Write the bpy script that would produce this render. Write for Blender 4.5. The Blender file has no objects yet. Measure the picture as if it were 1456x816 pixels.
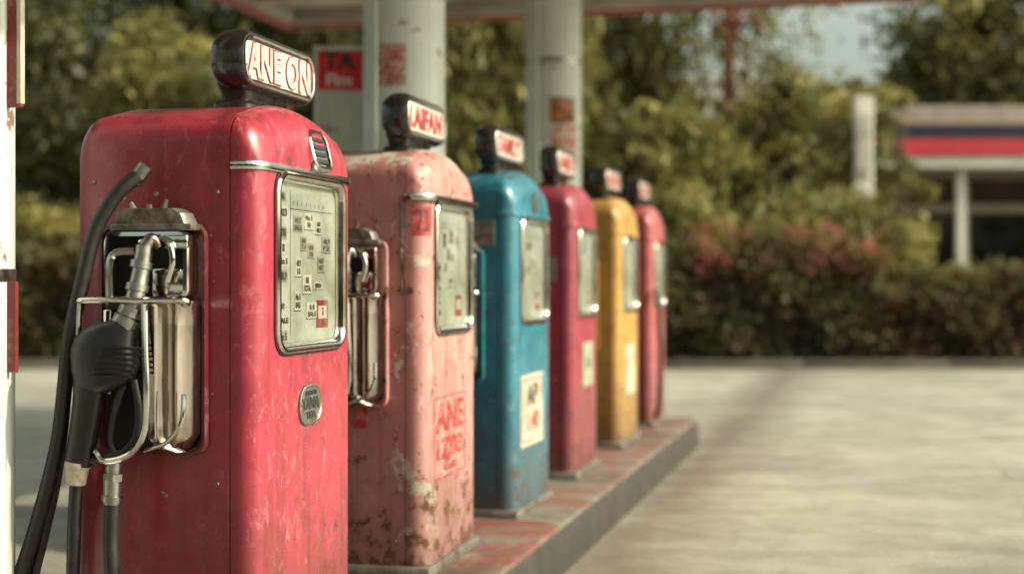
import bpy, bmesh, math, random
import numpy as np
from mathutils import Vector, Matrix
random.seed(7); rng=np.random.default_rng(11)
S=bpy.context.scene
COL=S.collection
F=2022.0; CAMZ=1.2; ISL=0.2
U=Vector((.2455,.9694,0)); M=Vector((-.9694,.2455,0))   # row direction, into-pump direction
ROWANG=math.atan2(U.y,U.x)
P0=Vector((-.6207,3.486,0))

# ------------------------------------------------------------ materials
def newmat(name):
    m=bpy.data.materials.new(name); m.use_nodes=True
    nt=m.node_tree; b=nt.nodes["Principled BSDF"]
    return m,nt,b
def nd(nt,t,**kw):
    n=nt.nodes.new(t)
    for k,v in kw.items():
        if hasattr(n,k): setattr(n,k,v)
        else: n.inputs[k.replace('_',' ')].default_value=v
    return n
def lk(nt,a,b): nt.links.new(a,b)
def noise(nt,vec,scale,detail=4,rough=.55,dist=0):
    n=nd(nt,'ShaderNodeTexNoise'); n.inputs['Scale'].default_value=scale
    n.inputs['Detail'].default_value=min(detail,5); n.inputs['Roughness'].default_value=rough
    n.inputs['Distortion'].default_value=dist
    lk(nt,vec,n.inputs['Vector']); return n.outputs['Fac']
def ramp(nt,fac,a,b,lo=0,hi=1):
    n=nd(nt,'ShaderNodeMapRange'); n.inputs['From Min'].default_value=a; n.inputs['From Max'].default_value=b
    n.inputs['To Min'].default_value=lo; n.inputs['To Max'].default_value=hi
    lk(nt,fac,n.inputs['Value']); return n.outputs['Result']
def mth(nt,op,a,b=0.0):
    n=nd(nt,'ShaderNodeMath',operation=op)
    for i,v in enumerate((a,b)):
        if isinstance(v,(int,float)): n.inputs[i].default_value=v
        else: lk(nt,v,n.inputs[i])
    n.use_clamp=False
    return n.outputs[0]
def mixc(nt,f,a,b):
    n=nd(nt,'ShaderNodeMix',data_type='RGBA')
    if isinstance(f,(int,float)): n.inputs[0].default_value=f
    else: lk(nt,f,n.inputs[0])
    for i,v in ((6,a),(7,b)):
        if isinstance(v,(tuple,list)): n.inputs[i].default_value=(*v[:3],1)
        else: lk(nt,v,n.inputs[i])
    return n.outputs[2]
def mapping(nt,vec,sc):
    n=nd(nt,'ShaderNodeMapping'); n.inputs['Scale'].default_value=sc
    lk(nt,vec,n.inputs['Vector']); return n.outputs[0]
def bump(nt,h,bsdf,strength=.3,dist=.01):
    n=nd(nt,'ShaderNodeBump'); n.inputs['Strength'].default_value=strength; n.inputs['Distance'].default_value=dist
    lk(nt,h,n.inputs['Height']); lk(nt,n.outputs[0],bsdf.inputs['Normal'])
def objvec(nt):
    return nd(nt,'ShaderNodeTexCoord').outputs['Object']
def sepz(nt,vec,i=2):
    n=nd(nt,'ShaderNodeSeparateXYZ'); lk(nt,vec,n.inputs[0]); return n.outputs[i]

def paint(name,base,fade_lit,fade_lit_amt=.6,chip=.67,foot=.12,rough=.3,coat=.35,seed=0,patch=None,dirt=1.0,scuff=.5,patch_t=.62):
    m,nt,b=newmat(name)
    v0=objvec(nt); mp=nd(nt,'ShaderNodeMapping'); mp.inputs['Location'].default_value=(seed*3.1,seed*1.7,0)
    lk(nt,v0,mp.inputs[0]); v=mp.outputs[0]
    z=sepz(nt,v0)
    geo=nd(nt,'ShaderNodeTexCoord').outputs['Normal']
    ny=mth(nt,'MULTIPLY',sepz(nt,geo,1),-1.0); nz=sepz(nt,geo,2)
    f1=ramp(nt,noise(nt,v,2.6,5,.62,.4),.34,.68)
    front=ramp(nt,ny,.2,1,0,.55); topf=ramp(nt,nz,.1,1,0,.4)  # front and top lightened: sun fading plus sunlit tone painted into the colour
    fsum=mth(nt,'MULTIPLY',mth(nt,'ADD',mth(nt,'ADD',mth(nt,'MULTIPLY',f1,.45),front),topf),fade_lit_amt)
    c=mixc(nt,fsum,base,fade_lit)
    # vertical run marks
    st=ramp(nt,noise(nt,mapping(nt,v,(20,20,1.1)),1.0,4,.6),.48,.72,0,.65*dirt)
    c=mixc(nt,st,c,tuple(x*.42+.008 for x in base))
    bl=ramp(nt,noise(nt,v,6.5,5,.7,1.0),.45,.75,0,.55*dirt)
    c=mixc(nt,bl,c,tuple(x*.5+.01 for x in base))
    # pale scuffs and fine scratches, heavier on the weathered front
    fa=ramp(nt,mth(nt,'ADD',ny,mth(nt,'MULTIPLY',nz,.7)),0,1,.6,2.0)
    sc=mth(nt,'MULTIPLY',ramp(nt,noise(nt,mapping(nt,v,(9,9,5)),3.0,5,.75,.6),.55,.68,0,scuff),fa)
    c=mixc(nt,sc,c,tuple(min(1,x*.6+.2) for x in fade_lit))
    scr=mth(nt,'MULTIPLY',ramp(nt,noise(nt,mapping(nt,v,(60,60,6)),1.0,3,.6,2.0),.69,.73,0,scuff),fa)
    c=mixc(nt,scr,c,tuple(min(1,x*.5+.3) for x in fade_lit))
    if patch is not None:
        pf=ramp(nt,mth(nt,'ADD',noise(nt,v,4.5,5,.66,.5),ramp(nt,z,1.0,1.4,0,.03)),patch_t,patch_t+.02,0,.85)
        c=mixc(nt,pf,c,patch)
    grime=ramp(nt,mth(nt,'ADD',z,mth(nt,'MULTIPLY',noise(nt,v,7,4,.65),.5)),.8,.25,0,.65)
    c=mixc(nt,grime,c,(.06,.03,.02))
    chipn=noise(nt,v,19,5,.72,.2)
    low=ramp(nt,z,.45,0,0,foot)
    topc=ramp(nt,z,1.2,1.45,0,.025)
    tot=mth(nt,'ADD',mth(nt,'ADD',chipn,low),topc)
    halo=ramp(nt,tot,chip-.06,chip,0,.45)
    c=mixc(nt,halo,c,tuple(x*.35+.015 for x in base))
    cm=ramp(nt,tot,chip,chip+.015)
    rc=mixc(nt,noise(nt,v,60,2),(.03,.016,.011),(.15,.055,.025))
    c=mixc(nt,cm,c,rc)
    lk(nt,c,b.inputs['Base Color'])
    r=mth(nt,'ADD',ramp(nt,noise(nt,v,6,4,.7),.3,.75,rough-.08,rough+.28),mth(nt,'MULTIPLY',cm,.4))
    lk(nt,r,b.inputs['Roughness'])
    b.inputs['Coat Weight'].default_value=coat; b.inputs['Coat Roughness'].default_value=.22
    h=mth(nt,'SUBTRACT',mth(nt,'MULTIPLY',noise(nt,v,3.2,2,.5),1.6),mth(nt,'MULTIPLY',chipn,.12))
    bump(nt,h,b,.4,.012)
    return m
def simple(name,col,rough=.5,metal=0,var=.25,scale=14,bstr=.15,dirt=(.05,.035,.025),dirt_amt=.4,coat=0,stretch=None):
    m,nt,b=newmat(name); v=objvec(nt)
    if stretch: v=mapping(nt,v,stretch)
    n=noise(nt,v,scale,4,.62)
    c=mixc(nt,ramp(nt,n,.3,.7,0,1),tuple(x*(1-var) for x in col),tuple(min(1,x*(1+var*.5)) for x in col))
    d=ramp(nt,noise(nt,v,scale*.45,4,.7,.4),.50,.70,0,dirt_amt)
    c=mixc(nt,d,c,dirt)
    lk(nt,c,b.inputs['Base Color']); b.inputs['Metallic'].default_value=metal
    lk(nt,ramp(nt,n,.25,.75,max(.03,rough-.08),min(1,rough+.12)),b.inputs['Roughness'])
    b.inputs['Coat Weight'].default_value=coat
    if bstr>0.04: bump(nt,n,b,bstr,.003)
    return m
mRed=paint('paint_red',(.185,.0035,.017),(.60,.055,.095),.74,.675,.1,.26,.45,1,dirt=.95,scuff=.26)
mRedD=paint('paint_dark_red',(.085,.004,.009),(.18,.018,.026),.6,.61,.1,.34,.4,8,scuff=.2)  # darker red paint for the first pump's bracket plate
mPink=paint('paint_pink',(.33,.115,.11),(.57,.30,.265),.95,.625,.13,.46,.1,2,patch=(.42,.40,.33),patch_t=.60,scuff=.4)
mBlue=paint('paint_blue',(.004,.082,.13),(.025,.22,.30),.85,.635,.09,.34,.25,3,scuff=.3)
mCrim=paint('paint_crimson',(.17,.006,.022),(.42,.055,.085),.85,.65,.08,.36,.25,4,scuff=.3)
mYel=paint('paint_yellow',(.34,.165,.028),(.58,.35,.085),.85,.645,.08,.38,.2,5,scuff=.3)
mRed2=paint('paint_rose',(.26,.025,.038),(.50,.13,.13),.9,.645,.08,.42,.15,6,scuff=.3)
mChrome=simple('chrome',(.62,.60,.56),.09,1,.12,5,.10,(.10,.06,.035),.5)
mAgedRefl=simple('aged_chrome_reflect',(.44,.38,.33),.10,1,.35,6,.12,(.055,.03,.018),.8,0,(5,5,.8))  # dark warm reflections put into the chrome colour, along with vertical dirt streaks
mSteel=simple('worn_steel',(.34,.33,.30),.34,1,.3,25,.2,(.10,.06,.035),.8)
mDull=simple('dull_cast_metal',(.24,.23,.20),.5,.6,.35,22,.4,(.08,.035,.02),.9)
mBlack=simple('black_enamel',(.011,.009,.009),.25,0,.4,18,.15,(.06,.045,.035),.4,.4)
mRubber=simple('black_rubber',(.010,.009,.009),.45,0,.4,30,.3,(.035,.028,.022),.5)
mGrip=simple('black_grip',(.008,.007,.009),.36,0,.4,26,.3,(.035,.028,.024),.4)
mRecessShade=simple('recess_shade',(.012,.008,.007),.7)
mCream=simple('cream_panel',(.54,.52,.46),.45,0,.15,9,.1,(.24,.2,.15),.6)
mLabel=simple('label_card',(.68,.66,.57),.5,0,.12,20,.05,(.35,.3,.2),.4)
mLabelD=simple('aged_label_card',(.36,.34,.27),.5,0,.2,20,.05,(.2,.17,.12),.5)
mCreamC=simple('cream_collar',(.5,.42,.34),.5,0,.25,40,.3,(.15,.06,.03),.9)
mDial=simple('dial_face',(.56,.58,.51),.5,0,.30,6,.1,(.28,.27,.21),.85)
mInkR=simple('red_ink',(.36,.02,.025),.55,0,.35,35,.05,(.5,.35,.28),.6)
mInkK=simple('black_ink',(.03,.028,.028),.6,0,.3,35,.05,(.2,.17,.13),.3)
mPale=simple('pale_ink',(.62,.47,.44),.5,0,.25,30,.05,(.45,.2,.18),.6)
mSticker=simple('pale_sticker',(.50,.46,.36),.6,0,.25,12,.05,(.24,.16,.10),.8)
mGreenSt=simple('green_sticker',(.30,.34,.23),.6,0,.3,15,.05,(.45,.4,.3),.6)
mBadge=simple('badge_metal',(.30,.29,.26),.35,.8,.3,40,.3,(.03,.03,.03),.8)

def glassmat():
    m=bpy.data.materials.new('window_glass'); m.use_nodes=True; nt=m.node_tree; nt.nodes.clear()
    o=nd(nt,'ShaderNodeOutputMaterial'); mx=nd(nt,'ShaderNodeMixShader'); t=nd(nt,'ShaderNodeBsdfTransparent'); g=nd(nt,'ShaderNodeBsdfGlossy')
    t.inputs[0].default_value=(.93,.96,.93,1); g.inputs['Roughness'].default_value=.04
    fr=nd(nt,'ShaderNodeFresnel'); fr.inputs[0].default_value=1.45
    f=mth(nt,'MULTIPLY',fr.outputs[0],.5)
    lk(nt,f,mx.inputs[0]); lk(nt,t.outputs[0],mx.inputs[1]); lk(nt,g.outputs[0],mx.inputs[2])
    d=nd(nt,'ShaderNodeBsdfDiffuse'); d.inputs[0].default_value=(.5,.47,.38,1)
    mx2=nd(nt,'ShaderNodeMixShader'); v=objvec(nt)
    lk(nt,ramp(nt,noise(nt,v,8,5,.7,.5),.45,.8,.0,.22),mx2.inputs[0]); lk(nt,mx.outputs[0],mx2.inputs[1]); lk(nt,d.outputs[0],mx2.inputs[2])
    lk(nt,mx2.outputs[0],o.inputs[0]); return m
mGlass=glassmat()
def printmat(name,bg,ink,scale):
    m,nt,b=newmat(name); v=objvec(nt)
    n=ramp(nt,noise(nt,mapping(nt,v,(1,1,1.8)),scale,3,.6,1.2),.5,.53)
    w=noise(nt,v,scale*.3,4,.7)
    c=mixc(nt,n,bg,ink); c=mixc(nt,ramp(nt,w,.45,.7,0,.6),c,(.4,.33,.26))
    lk(nt,c,b.inputs['Base Color']); b.inputs['Roughness'].default_value=.7; return m
mPoster=printmat('faded_red_print',(.40,.10,.09),(.50,.34,.28),22)
mPoster2=printmat('orange_print',(.36,.11,.03),(.03,.02,.015),16)
mPoster3=printmat('torn_red_print',(.48,.38,.30),(.40,.05,.04),12)

# ------------------------------------------------------------ mesh helpers
def mk(name,verts,faces,mat,parent=None,smooth=True,ang=35,mats=None):
    me=bpy.data.meshes.new(name); me.from_pydata([tuple(v) for v in verts],[],faces); 
    bm=bmesh.new(); bm.from_mesh(me); bmesh.ops.recalc_face_normals(bm,faces=bm.faces); bm.to_mesh(me); bm.free()
    if smooth: 
        me.shade_smooth(); me.set_sharp_from_angle(angle=math.radians(ang))
    me.materials.append(mat)
    o=bpy.data.objects.new(name,me); COL.objects.link(o)
    if parent: o.parent=parent
    return o
def empty(name,loc=(0,0,0),rot=0):
    e=bpy.data.objects.new(name,None); e.empty_display_size=.2; COL.objects.link(e)
    e.location=loc; e.rotation_euler=(0,0,rot); return e
class Geo:
    def __init__(s): s.v=[]; s.f=[]
    def add(s,v,f):
        n=len(s.v); s.v+= [tuple(a) for a in v]; s.f+=[tuple(i+n for i in q) for q in f]; return s
def catmull(pts,sub=6):
    P=[Vector(p) for p in pts]; P=[P[0]*2-P[1]]+P+[P[-1]*2-P[-2]]; out=[]
    for i in range(1,len(P)-2):
        for k in range(sub):
            t=k/sub; a,b,c,d=P[i-1],P[i],P[i+1],P[i+2]
            out.append(.5*((2*b)+(c-a)*t+(2*a-5*b+4*c-d)*t*t+(3*b-a-3*c+d)*t**3))
    out.append(P[-2]); return out
def tube(pts,r,seg=12,sub=6,smoothp=True):
    P=catmull(pts,sub) if smoothp and len(pts)>2 else [Vector(p) for p in pts]
    n=len(P); R=[r]*n if isinstance(r,(int,float)) else list(np.interp(np.linspace(0,1,n),np.linspace(0,1,len(r)),r))
    v=[];f=[]; T=(P[1]-P[0]).normalized(); up=Vector((0,0,1)) if abs(T.z)<.9 else Vector((1,0,0))
    A=T.cross(up).normalized()
    for i in range(n):
        T=(P[min(i+1,n-1)]-P[max(i-1,0)]).normalized(); A=(A-T*A.dot(T)).normalized(); B=T.cross(A)
        for k in range(seg):
            a=2*math.pi*k/seg; v.append(P[i]+(A*math.cos(a)+B*math.sin(a))*R[i])
    for i in range(n-1):
        for k in range(seg):
            f.append((i*seg+k,i*seg+(k+1)%seg,(i+1)*seg+(k+1)%seg,(i+1)*seg+k))
    f.append(tuple(range(seg))[::-1]); f.append(tuple((n-1)*seg+k for k in range(seg)))
    return v,f
def box(x0,x1,y0,y1,z0,z1,bev=0,seg=2):
    bm=bmesh.new(); bmesh.ops.create_cube(bm,size=1)
    for v in bm.verts: v.co=Vector(((x0+x1)/2+v.co.x*(x1-x0),(y0+y1)/2+v.co.y*(y1-y0),(z0+z1)/2+v.co.z*(z1-z0)))
    if bev>0: bmesh.ops.bevel(bm,geom=list(bm.edges),offset=bev,segments=seg,profile=.5,affect='EDGES')
    bm.verts.index_update()
    v=[tuple(a.co) for a in bm.verts]; f=[tuple(a.index for a in q.verts) for q in bm.faces]; bm.free(); return v,f
def rr(w,h,r,off=0,n=6):
    hw=w/2+off; hh=h/2+off; r=min(max(r+off,.001),hw,hh); out=[]
    for cx,cz,a0 in ((hw-r,hh-r,0),(-hw+r,hh-r,90),(-hw+r,-hh+r,180),(hw-r,-hh+r,270)):
        for k in range(n+1):
            a=math.radians(a0+90*k/n); out.append((cx+r*math.cos(a),cz+r*math.sin(a)))
    return out
def sweep(w,h,r,prof,cx,cz,closed_prof=True,cap=None,n=6,axis='y'):
    v=[];f=[]
    for off,y in prof:
        for (x,z) in rr(w,h,r,off,n):
            v.append((cx+x,y,cz+z) if axis=='y' else (y,cx+x,cz+z))
    k=4*(n+1); m=len(prof)
    for i in range(m if closed_prof else m-1):
        j=(i+1)%m
        for q in range(k): f.append((i*k+q,i*k+(q+1)%k,j*k+(q+1)%k,j*k+q))
    if cap:
        if 's' in cap: f.append(tuple(range(k)))
        if 'e' in cap: f.append(tuple((m-1)*k+q for q in range(k)))
    return v,f
def rplate(w,h,r,y0,y1,cx,cz,b=.002,n=6,axis='y'):
    s=1 if y1>y0 else -1
    return sweep(w,h,r,[(-b,y0),(0,y0+s*b),(0,y1)],cx,cz,False,'se',n,axis)
def text(body,size,mat,loc,rot,parent,ext=.0008,off=0,sx=1,name='lettering',sp=1.0,fit=None):
    c=bpy.data.curves.new(name,'FONT'); c.body=body; c.size=size; c.extrude=ext; c.offset=off
    c.align_x='CENTER'; c.align_y='CENTER'; c.resolution_u=3; c.space_character=sp
    o=bpy.data.objects.new(name,c); COL.objects.link(o)
    dg=bpy.context.evaluated_depsgraph_get(); me=bpy.data.meshes.new_from_object(o.evaluated_get(dg))
    bpy.data.objects.remove(o); 
    me.materials.clear(); me.materials.append(mat)
    sy=1
    if fit:
        xs=[v.co.x for v in me.vertices]; ys=[v.co.y for v in me.vertices]
        mx_=(max(xs)+min(xs))/2; my_=(max(ys)+min(ys))/2
        for v in me.vertices: v.co.x-=mx_; v.co.y-=my_
        sx=fit[0]/(max(xs)-min(xs)); sy=fit[1]/(max(ys)-min(ys))
    ob=bpy.data.objects.new(name,me); COL.objects.link(ob); ob.location=loc; ob.rotation_euler=rot; ob.scale=(sx,sy,1)
    if parent: ob.parent=parent
    return ob
RF=(math.pi/2,0,0)

# local point on the camera-facing side of the first pump (offset e outwards)
def L(px,py,e=0.0):
    d=Vector(((px-728)/F,1,(400-py)/F)); pl=P0-U*e
    lam=(pl.x*U.x+pl.y*U.y)/(d.x*U.x+d.y*U.y); p=d*lam; q=Vector((p.x,p.y,0))-P0
    return Vector((-e,q.dot(M),CAMZ+p.z-ISL))

# ------------------------------------------------------------ fuel pump
DEP=.51
def body_mesh(name,W,H,mat,parent):
    rp=.06; ry=.095; rz=.105; back=.07
    ys=[0]+[rp*(1-math.cos(math.radians(a))) for a in (12,25,38,50,62,72)]+[.048,.056]
    ys=sorted(set([round(y,4) for y in ys]))+[.066,.0735,.0742,.0785,.0792,.087,.095,.11,.16,.22,.28,.34,.38]
    ys+= [DEP-back+back*math.sin(math.radians(a)) for a in (0,20,38,54,68,80,90)]
    v=[];rows=[]
    for y in ys:
        ix=rp-math.sqrt(max(0,rp*rp-(rp-y)**2)) if y<rp else 0
        dz=rz*(1-math.sqrt(max(0,1-((ry-y)/ry)**2))) if y<ry else 0
        if y>DEP-back:
            t=min(1,(y-(DEP-back))/back); dz=back*(1-math.sqrt(max(0,1-t*t))); ix=min(.04,.04*(1-math.sqrt(max(0,1-t*t))))
        if .074<y<.079: ix+=.004; dz+=.004
        x0=ix; x1=W-ix; zt=H-dz; rx=.075; pts=[]
        for z in np.linspace(0,zt-rx,9): pts.append((x0,z))
        for a in range(1,9):
            t=math.radians(90*a/8); pts.append((x0+rx-rx*math.cos(t),zt-rx+rx*math.sin(t)))
        for k in range(1,12):
            t=k/12; x=x0+rx+(x1-x0-2*rx)*t; pts.append((x,zt+.042*(1-(2*t-1)**2)))
        for a in range(8,0,-1):
            t=math.radians(90*a/8); pts.append((x1-rx+rx*math.cos(t),zt-rx+rx*math.sin(t)))
        for z in np.linspace(zt-rx,0,9): pts.append((x1,z))
        rows.append([(x,y,z) for x,z in pts])
    n=len(rows[0]); v=[p for r in rows for p in r]; f=[]
    for i in range(len(rows)-1):
        for k in range(n): 
            f.append((i*n+k,i*n+(k+1)%n,(i+1)*n+(k+1)%n,(i+1)*n+k))
    f.append(tuple(range(n))); f.append(tuple((len(rows)-1)*n+k for k in range(n))[::-1])
    o=mk(name,v,f,mat,None)
    return o
WIN=dict(w=.46,h=.45,r=.05,cz=1.048)
def pump(W,H,D,mat,style,rot=0):
    px=1240-3040/D; loc=Vector(((px-728)*D/F,D,ISL))
    E=empty('fuel_pump',loc,ROWANG+math.radians(rot))
    b=body_mesh('cabinet',W,H,mat,E)
    cx=W/2+.005; cz=WIN['cz']
    v,f=sweep(WIN['w']-.03,WIN['h']-.03,.035,[(0,-.05),(0,.022)],cx,cz,False,'se')
    cut=mk('cutter',v,f,mat,None,False)
    md=b.modifiers.new('b','BOOLEAN'); md.object=cut; md.operation='DIFFERENCE'; md.solver='EXACT'
    bpy.context.view_layer.objects.active=b; bpy.ops.object.modifier_apply(modifier='b')
    bpy.data.objects.remove(cut); b.parent=E
    b.data.shade_smooth(); b.data.set_sharp_from_angle(angle=math.radians(28))
    wn=b.modifiers.new('wn','WEIGHTED_NORMAL'); wn.keep_sharp=True
    g=Geo(); g.add(*sweep(WIN['w'],WIN['h'],WIN['r'],[(.010,.002),(.009,-.008),(.004,-.013),(-.004,-.013),(-.012,-.008),(-.018,.004),(-.018,.012)],cx,cz,False,None,8))
    mk('window_frame',g.v,g.f,mChrome,E)
    v,f=rplate(WIN['w']-.032,WIN['h']-.032,.03,.014,.0215,cx,cz); mk('dial_face',v,f,mDial,E)
    v,f=sweep(WIN['w']-.034,WIN['h']-.034,.03,[(0,.003)],cx,cz,False,'s'); mk('window_glass',v,f,mGlass,E)
    v,f=sweep(WIN['w'],WIN['h'],WIN['r'],[(.016,.001),(.015,-.003),(.010,-.003)],cx,cz,False); mk('window_gasket',v,f,mRubber,E)
    pro=.006 if style['id']!=2 else .02
    zb=1.275
    path=[(0,.073)]+[(0+.06*(1-math.cos(math.radians(a))),.06-.06*math.sin(math.radians(a))) for a in range(0,91,15)]
    path=path+[(W-x,y) for x,y in path[::-1]]
    nrm=[]
    for i,(x,y) in enumerate(path):
        a=Vector(path[max(i-1,0)]);c=Vector(path[min(i+1,len(path)-1)]); t=(c-a).normalized(); nrm.append(Vector((t.y,-t.x)))
    v=[];f=[];prof=[(-.004,0),(pro,.001),(pro+.002,.009),(pro,.021),(-.004,.023)]
    for (x,y),nn in zip(path,nrm):
        if nn.dot(Vector((x-W/2,y-.2)))<0: nn=-nn
        for o_,dz in prof: v.append((x+nn.x*o_,y+nn.y*o_,zb+dz))
    k=len(prof)
    for i in range(len(path)-1):
        for q in range(k-1): f.append((i*k+q,i*k+q+1,(i+1)*k+q+1,(i+1)*k+q))
    f.append(tuple(range(k))); f.append(tuple((len(path)-1)*k+q for q in range(k)))
    mk('trim_band',v,f,mChrome if style['id']<3 else mat,E)
    g=Geo(); g.add(*box(-.012,W+.012,-.012,DEP+.01,-.001,.035,.006)); mk('plinth',g.v,g.f,mDull,E)
    sc=W/2+style.get('dx',0); sw=.50; sh=.15; z0=H+.035; cz2=z0+.042+sh/2; yf=.11; yb=.205
    prof=[(-.032,yf+.004),(-.020,yf-.006),(-.008,yf-.006),(0,yf+.006),(.004,yf+.028),(.002,yb-.042),(-.006,yb-.022),(-.02,yb-.006),(-.045,yb)]
    v,f=sweep(sw,sh,sh/2-.012,prof,sc,cz2,False,'e',12); mk('sign_housing',v,f,mBlack,E)
    v,f=sweep(sw-.058,sh-.042,.04,[(.010,yf+.01),(.010,yf-.009),(.006,yf-.012),(.001,yf-.010),(0,yf+.004)],sc,cz2,False,None,8); mk('sign_rim',v,f,mChrome,E)
    v,f=rplate(sw-.059,sh-.044,.039,yf-.001,yf+.012,sc,cz2,.001); mk('sign_face',v,f,mCream,E)
    t=style['sign']
    if style['id']==1:
        text(t,.118,mInkR,(sc,yf-.003,cz2),RF,E,.0008,.0062,1,'sign_letter_outline',1.04,fit=(.418,.096))
        text(t,.118,mPale,(sc,yf-.0045,cz2),RF,E,.0009,.0034,1,'sign_letters',1.04,fit=(.412,.089))
    else:
        text(t,.105,mInkR,(sc,yf-.003,cz2),RF,E,.0008,.004,1,'sign_letters',1.05,fit=(.39,.078))
    v=[];f=[]
    ns=[(.17,.055,z0-.05),(.17,.055,z0+.002),(.165,.05,z0+.010),(.145,.04,z0+.018),(.15,.042,z0+.035),(.17,.045,z0+.06)]
    for (hx,hy,zz) in ns:
        for (x,y) in rr(hx*2,hy*2,.03,0,4): v.append((sc-style.get('dx',0)*.5+x,.167+y,zz))
    k=20
    for i in range(len(ns)-1):
        for q in range(k): f.append((i*k+q,i*k+(q+1)%k,(i+1)*k+(q+1)%k,(i+1)*k+q))
    mk('sign_neck',v,f,mBlack,E)
    g=Geo()
    for (y,z) in ((.11,.12),(.11,.5),(.45,.12),(.45,1.25),(.11,1.22)):
        g.add(*tube([(.002,y,z),(-.004,y,z)],[.006,.004],8,1,False))
    mk('screws',g.v,g.f,mDull,E)
    return E,cx,cz

# shared side equipment meshes -------------------------------------------------
EQ=[]
def eq(name,g,mat,ang=35):
    o=mk(name,g.v,g.f,mat,None,ang=ang); EQ.append((name,o.data)); bpy.data.objects.remove(o)
def pbox(px0,px1,py0,py1,e0,e1,bev,g):
    em=e1
    a=L(px0,py0,em); b=L(px1,py1,em)
    g.add(*box(-e1,-e0,min(a.y,b.y),max(a.y,b.y),min(a.z,b.z),max(a.z,b.z),bev,3))
def pplate(px0,px1,py0,py1,e0,e1,r,g,b=.004):
    a=L(px0,py0,e1); c=L(px1,py1,e1)
    g.add(*rplate(abs(a.y-c.y),abs(a.z-c.z),r,-e1,-e0,(a.y+c.y)/2,(a.z+c.z)/2,b,6,'x'))
BP=Geo(); pplate(142,294,320,648,-.002,.012,.035,BP)
a=L(142,320,.012); c=L(294,648,.012)
BP.add(*sweep(abs(a.y-c.y)-.012,abs(a.z-c.z)-.012,.03,[(.006,-.010),(.004,-.020),(-.004,-.020),(-.006,-.010)],(a.y+c.y)/2,(a.z+c.z)/2,False,None,6,'x'))
g=Geo()   # cap casting
pt=[L(162,322,.05),L(166,303,.045),L(180,297,.04),L(250,296,.04),L(262,303,.045),L(268,322,.05)]
v=[];f=[]
for e,s in ((-.001,1.04),(.045,1.0),(.055,.93)):
    cy=sum(p.y for p in pt)/6; cz_=sum(p.z for p in pt)/6
    for p in pt: v.append((-e,cy+(p.y-cy)*s,cz_+(p.z-cz_)*s))
for i in range(2):
    for q in range(6): f.append((i*6+q,i*6+(q+1)%6,(i+1)*6+(q+1)%6,(i+1)*6+q))
f.append((0,1,2,3,4,5)); f.append((12,13,14,15,16,17)); g.add(v,f)
pbox(156,272,319,327,0,.065,.003,g)
g.add(*tube([L(232,298,.03),L(236,284,.03)],[.010,.006],10,1,False)); g.add(*tube([L(190,298,.03),L(186,288,.03)],[.009,.005],10,1,False))
g.add(*tube([L(212,298,.03),L(212,291,.03)],[.008,.008],8,1,False))
eq('bracket_cap',g,mDull)
g=Geo(); pplate(152,262,335,640,.013,.019,.02,g); eq('bracket_shade_plate',g,mRecessShade)  # flat black plate: the shade of a recess put into its colour
g=Geo()  # upper chrome frame
a=L(146,328,.07); c=L(268,430,.07)
g.add(*sweep(abs(a.y-c.y)-.02,abs(a.z-c.z)-.02,.022,[(.004,-.014),(.008,-.03),(.010,-.062),(.006,-.070),(-.004,-.071),(-.008,-.062),(-.008,-.02)],(a.y+c.y)/2,(a.z+c.z)/2,False,None,8,'x'))
g.add(*tube([L(192,357,.08),L(165,360,.085),L(156,378,.09),L(156,430,.09)],.0095,10))
g.add(*tube([L(200,345,.07),L(222,338,.075),L(240,345,.08),L(246,372,.08),L(238,400,.08)],.009,10))
pbox(232,266,333,354,.02,.075,.006,g)
pbox(214,262,380,426,.02,.06,.010,g)
pbox(146,158,440,560,.02,.05,.004,g)
eq('nozzle_hanger',g,mChrome)
g=Geo()  # chrome scabbard: fluted profile
y0=L(264,430,.10).y; y1=L(206,430,.12).y; zt=L(230,428,.11).z; zb_=L(230,645,.11).z
v=[];f=[]; prof=[]
for k in range(33):
    t=k/32; yy=y0+(y1-y0)*t; e=.02+.105*math.sin(min(1,t*1.5)*math.pi/2)**.7-.034*max(0,math.sin((t-.30)/.4*math.pi) if .30<t<.70 else 0)-.03*(max(0,(t-.88)/.12))**2
    prof.append((yy,e))
prof.append((y1,.02))
zs=[(zb_,.55,.03),(zb_+.012,.82,.012),(zb_+.04,.97,.0),(zb_+.1,1,0),(zt-.06,1,0),(zt-.014,1,0),(zt-.008,1.05,-.002),(zt,1.05,-.002)]
for (z,s,ins) in zs:
    for (yy,e) in prof: v.append((-(.02+(e-.02)*s),yy+ins*(1 if yy<(y0+y1)/2 else -1),z))
k=len(prof)
for i in range(len(zs)-1):
    for q in range(k-1): f.append((i*k+q,i*k+q+1,(i+1)*k+q+1,(i+1)*k+q))
f.append(tuple(range(k))[::-1]); f.append(tuple((len(zs)-1)*k+q for q in range(k)))
g.add(v,f)
eq('nozzle_scabbard',g,mAgedRefl,45)
g=Geo() # wire loops
g.add(*tube([L(262,436,.05),L(262,428,.13),L(190,428,.15),L(122,427,.15),L(113,436,.14),L(112,500,.13),L(116,560,.11)],.008,10,8))
g.add(*tube([L(205,432,.14),L(206,500,.15),L(208,560,.155),L(205,612,.155),L(186,645,.155),L(150,655,.15),L(136,640,.15)],.0085,10,8))
g.add(*tube([L(262,560,.11),L(258,600,.12),L(238,628,.12),L(205,640,.12)],.006,10,8))
eq('scabbard_wire',g,mChrome)
g=Geo() # spout
sp=[L(206,350,.10),L(200,388,.11),L(192,424,.125),L(178,462,.14)]
g.add(*tube(sp,[.021,.022,.023,.023],16,8))
eq('nozzle_spout',g,mSteel)
g=Geo()
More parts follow.
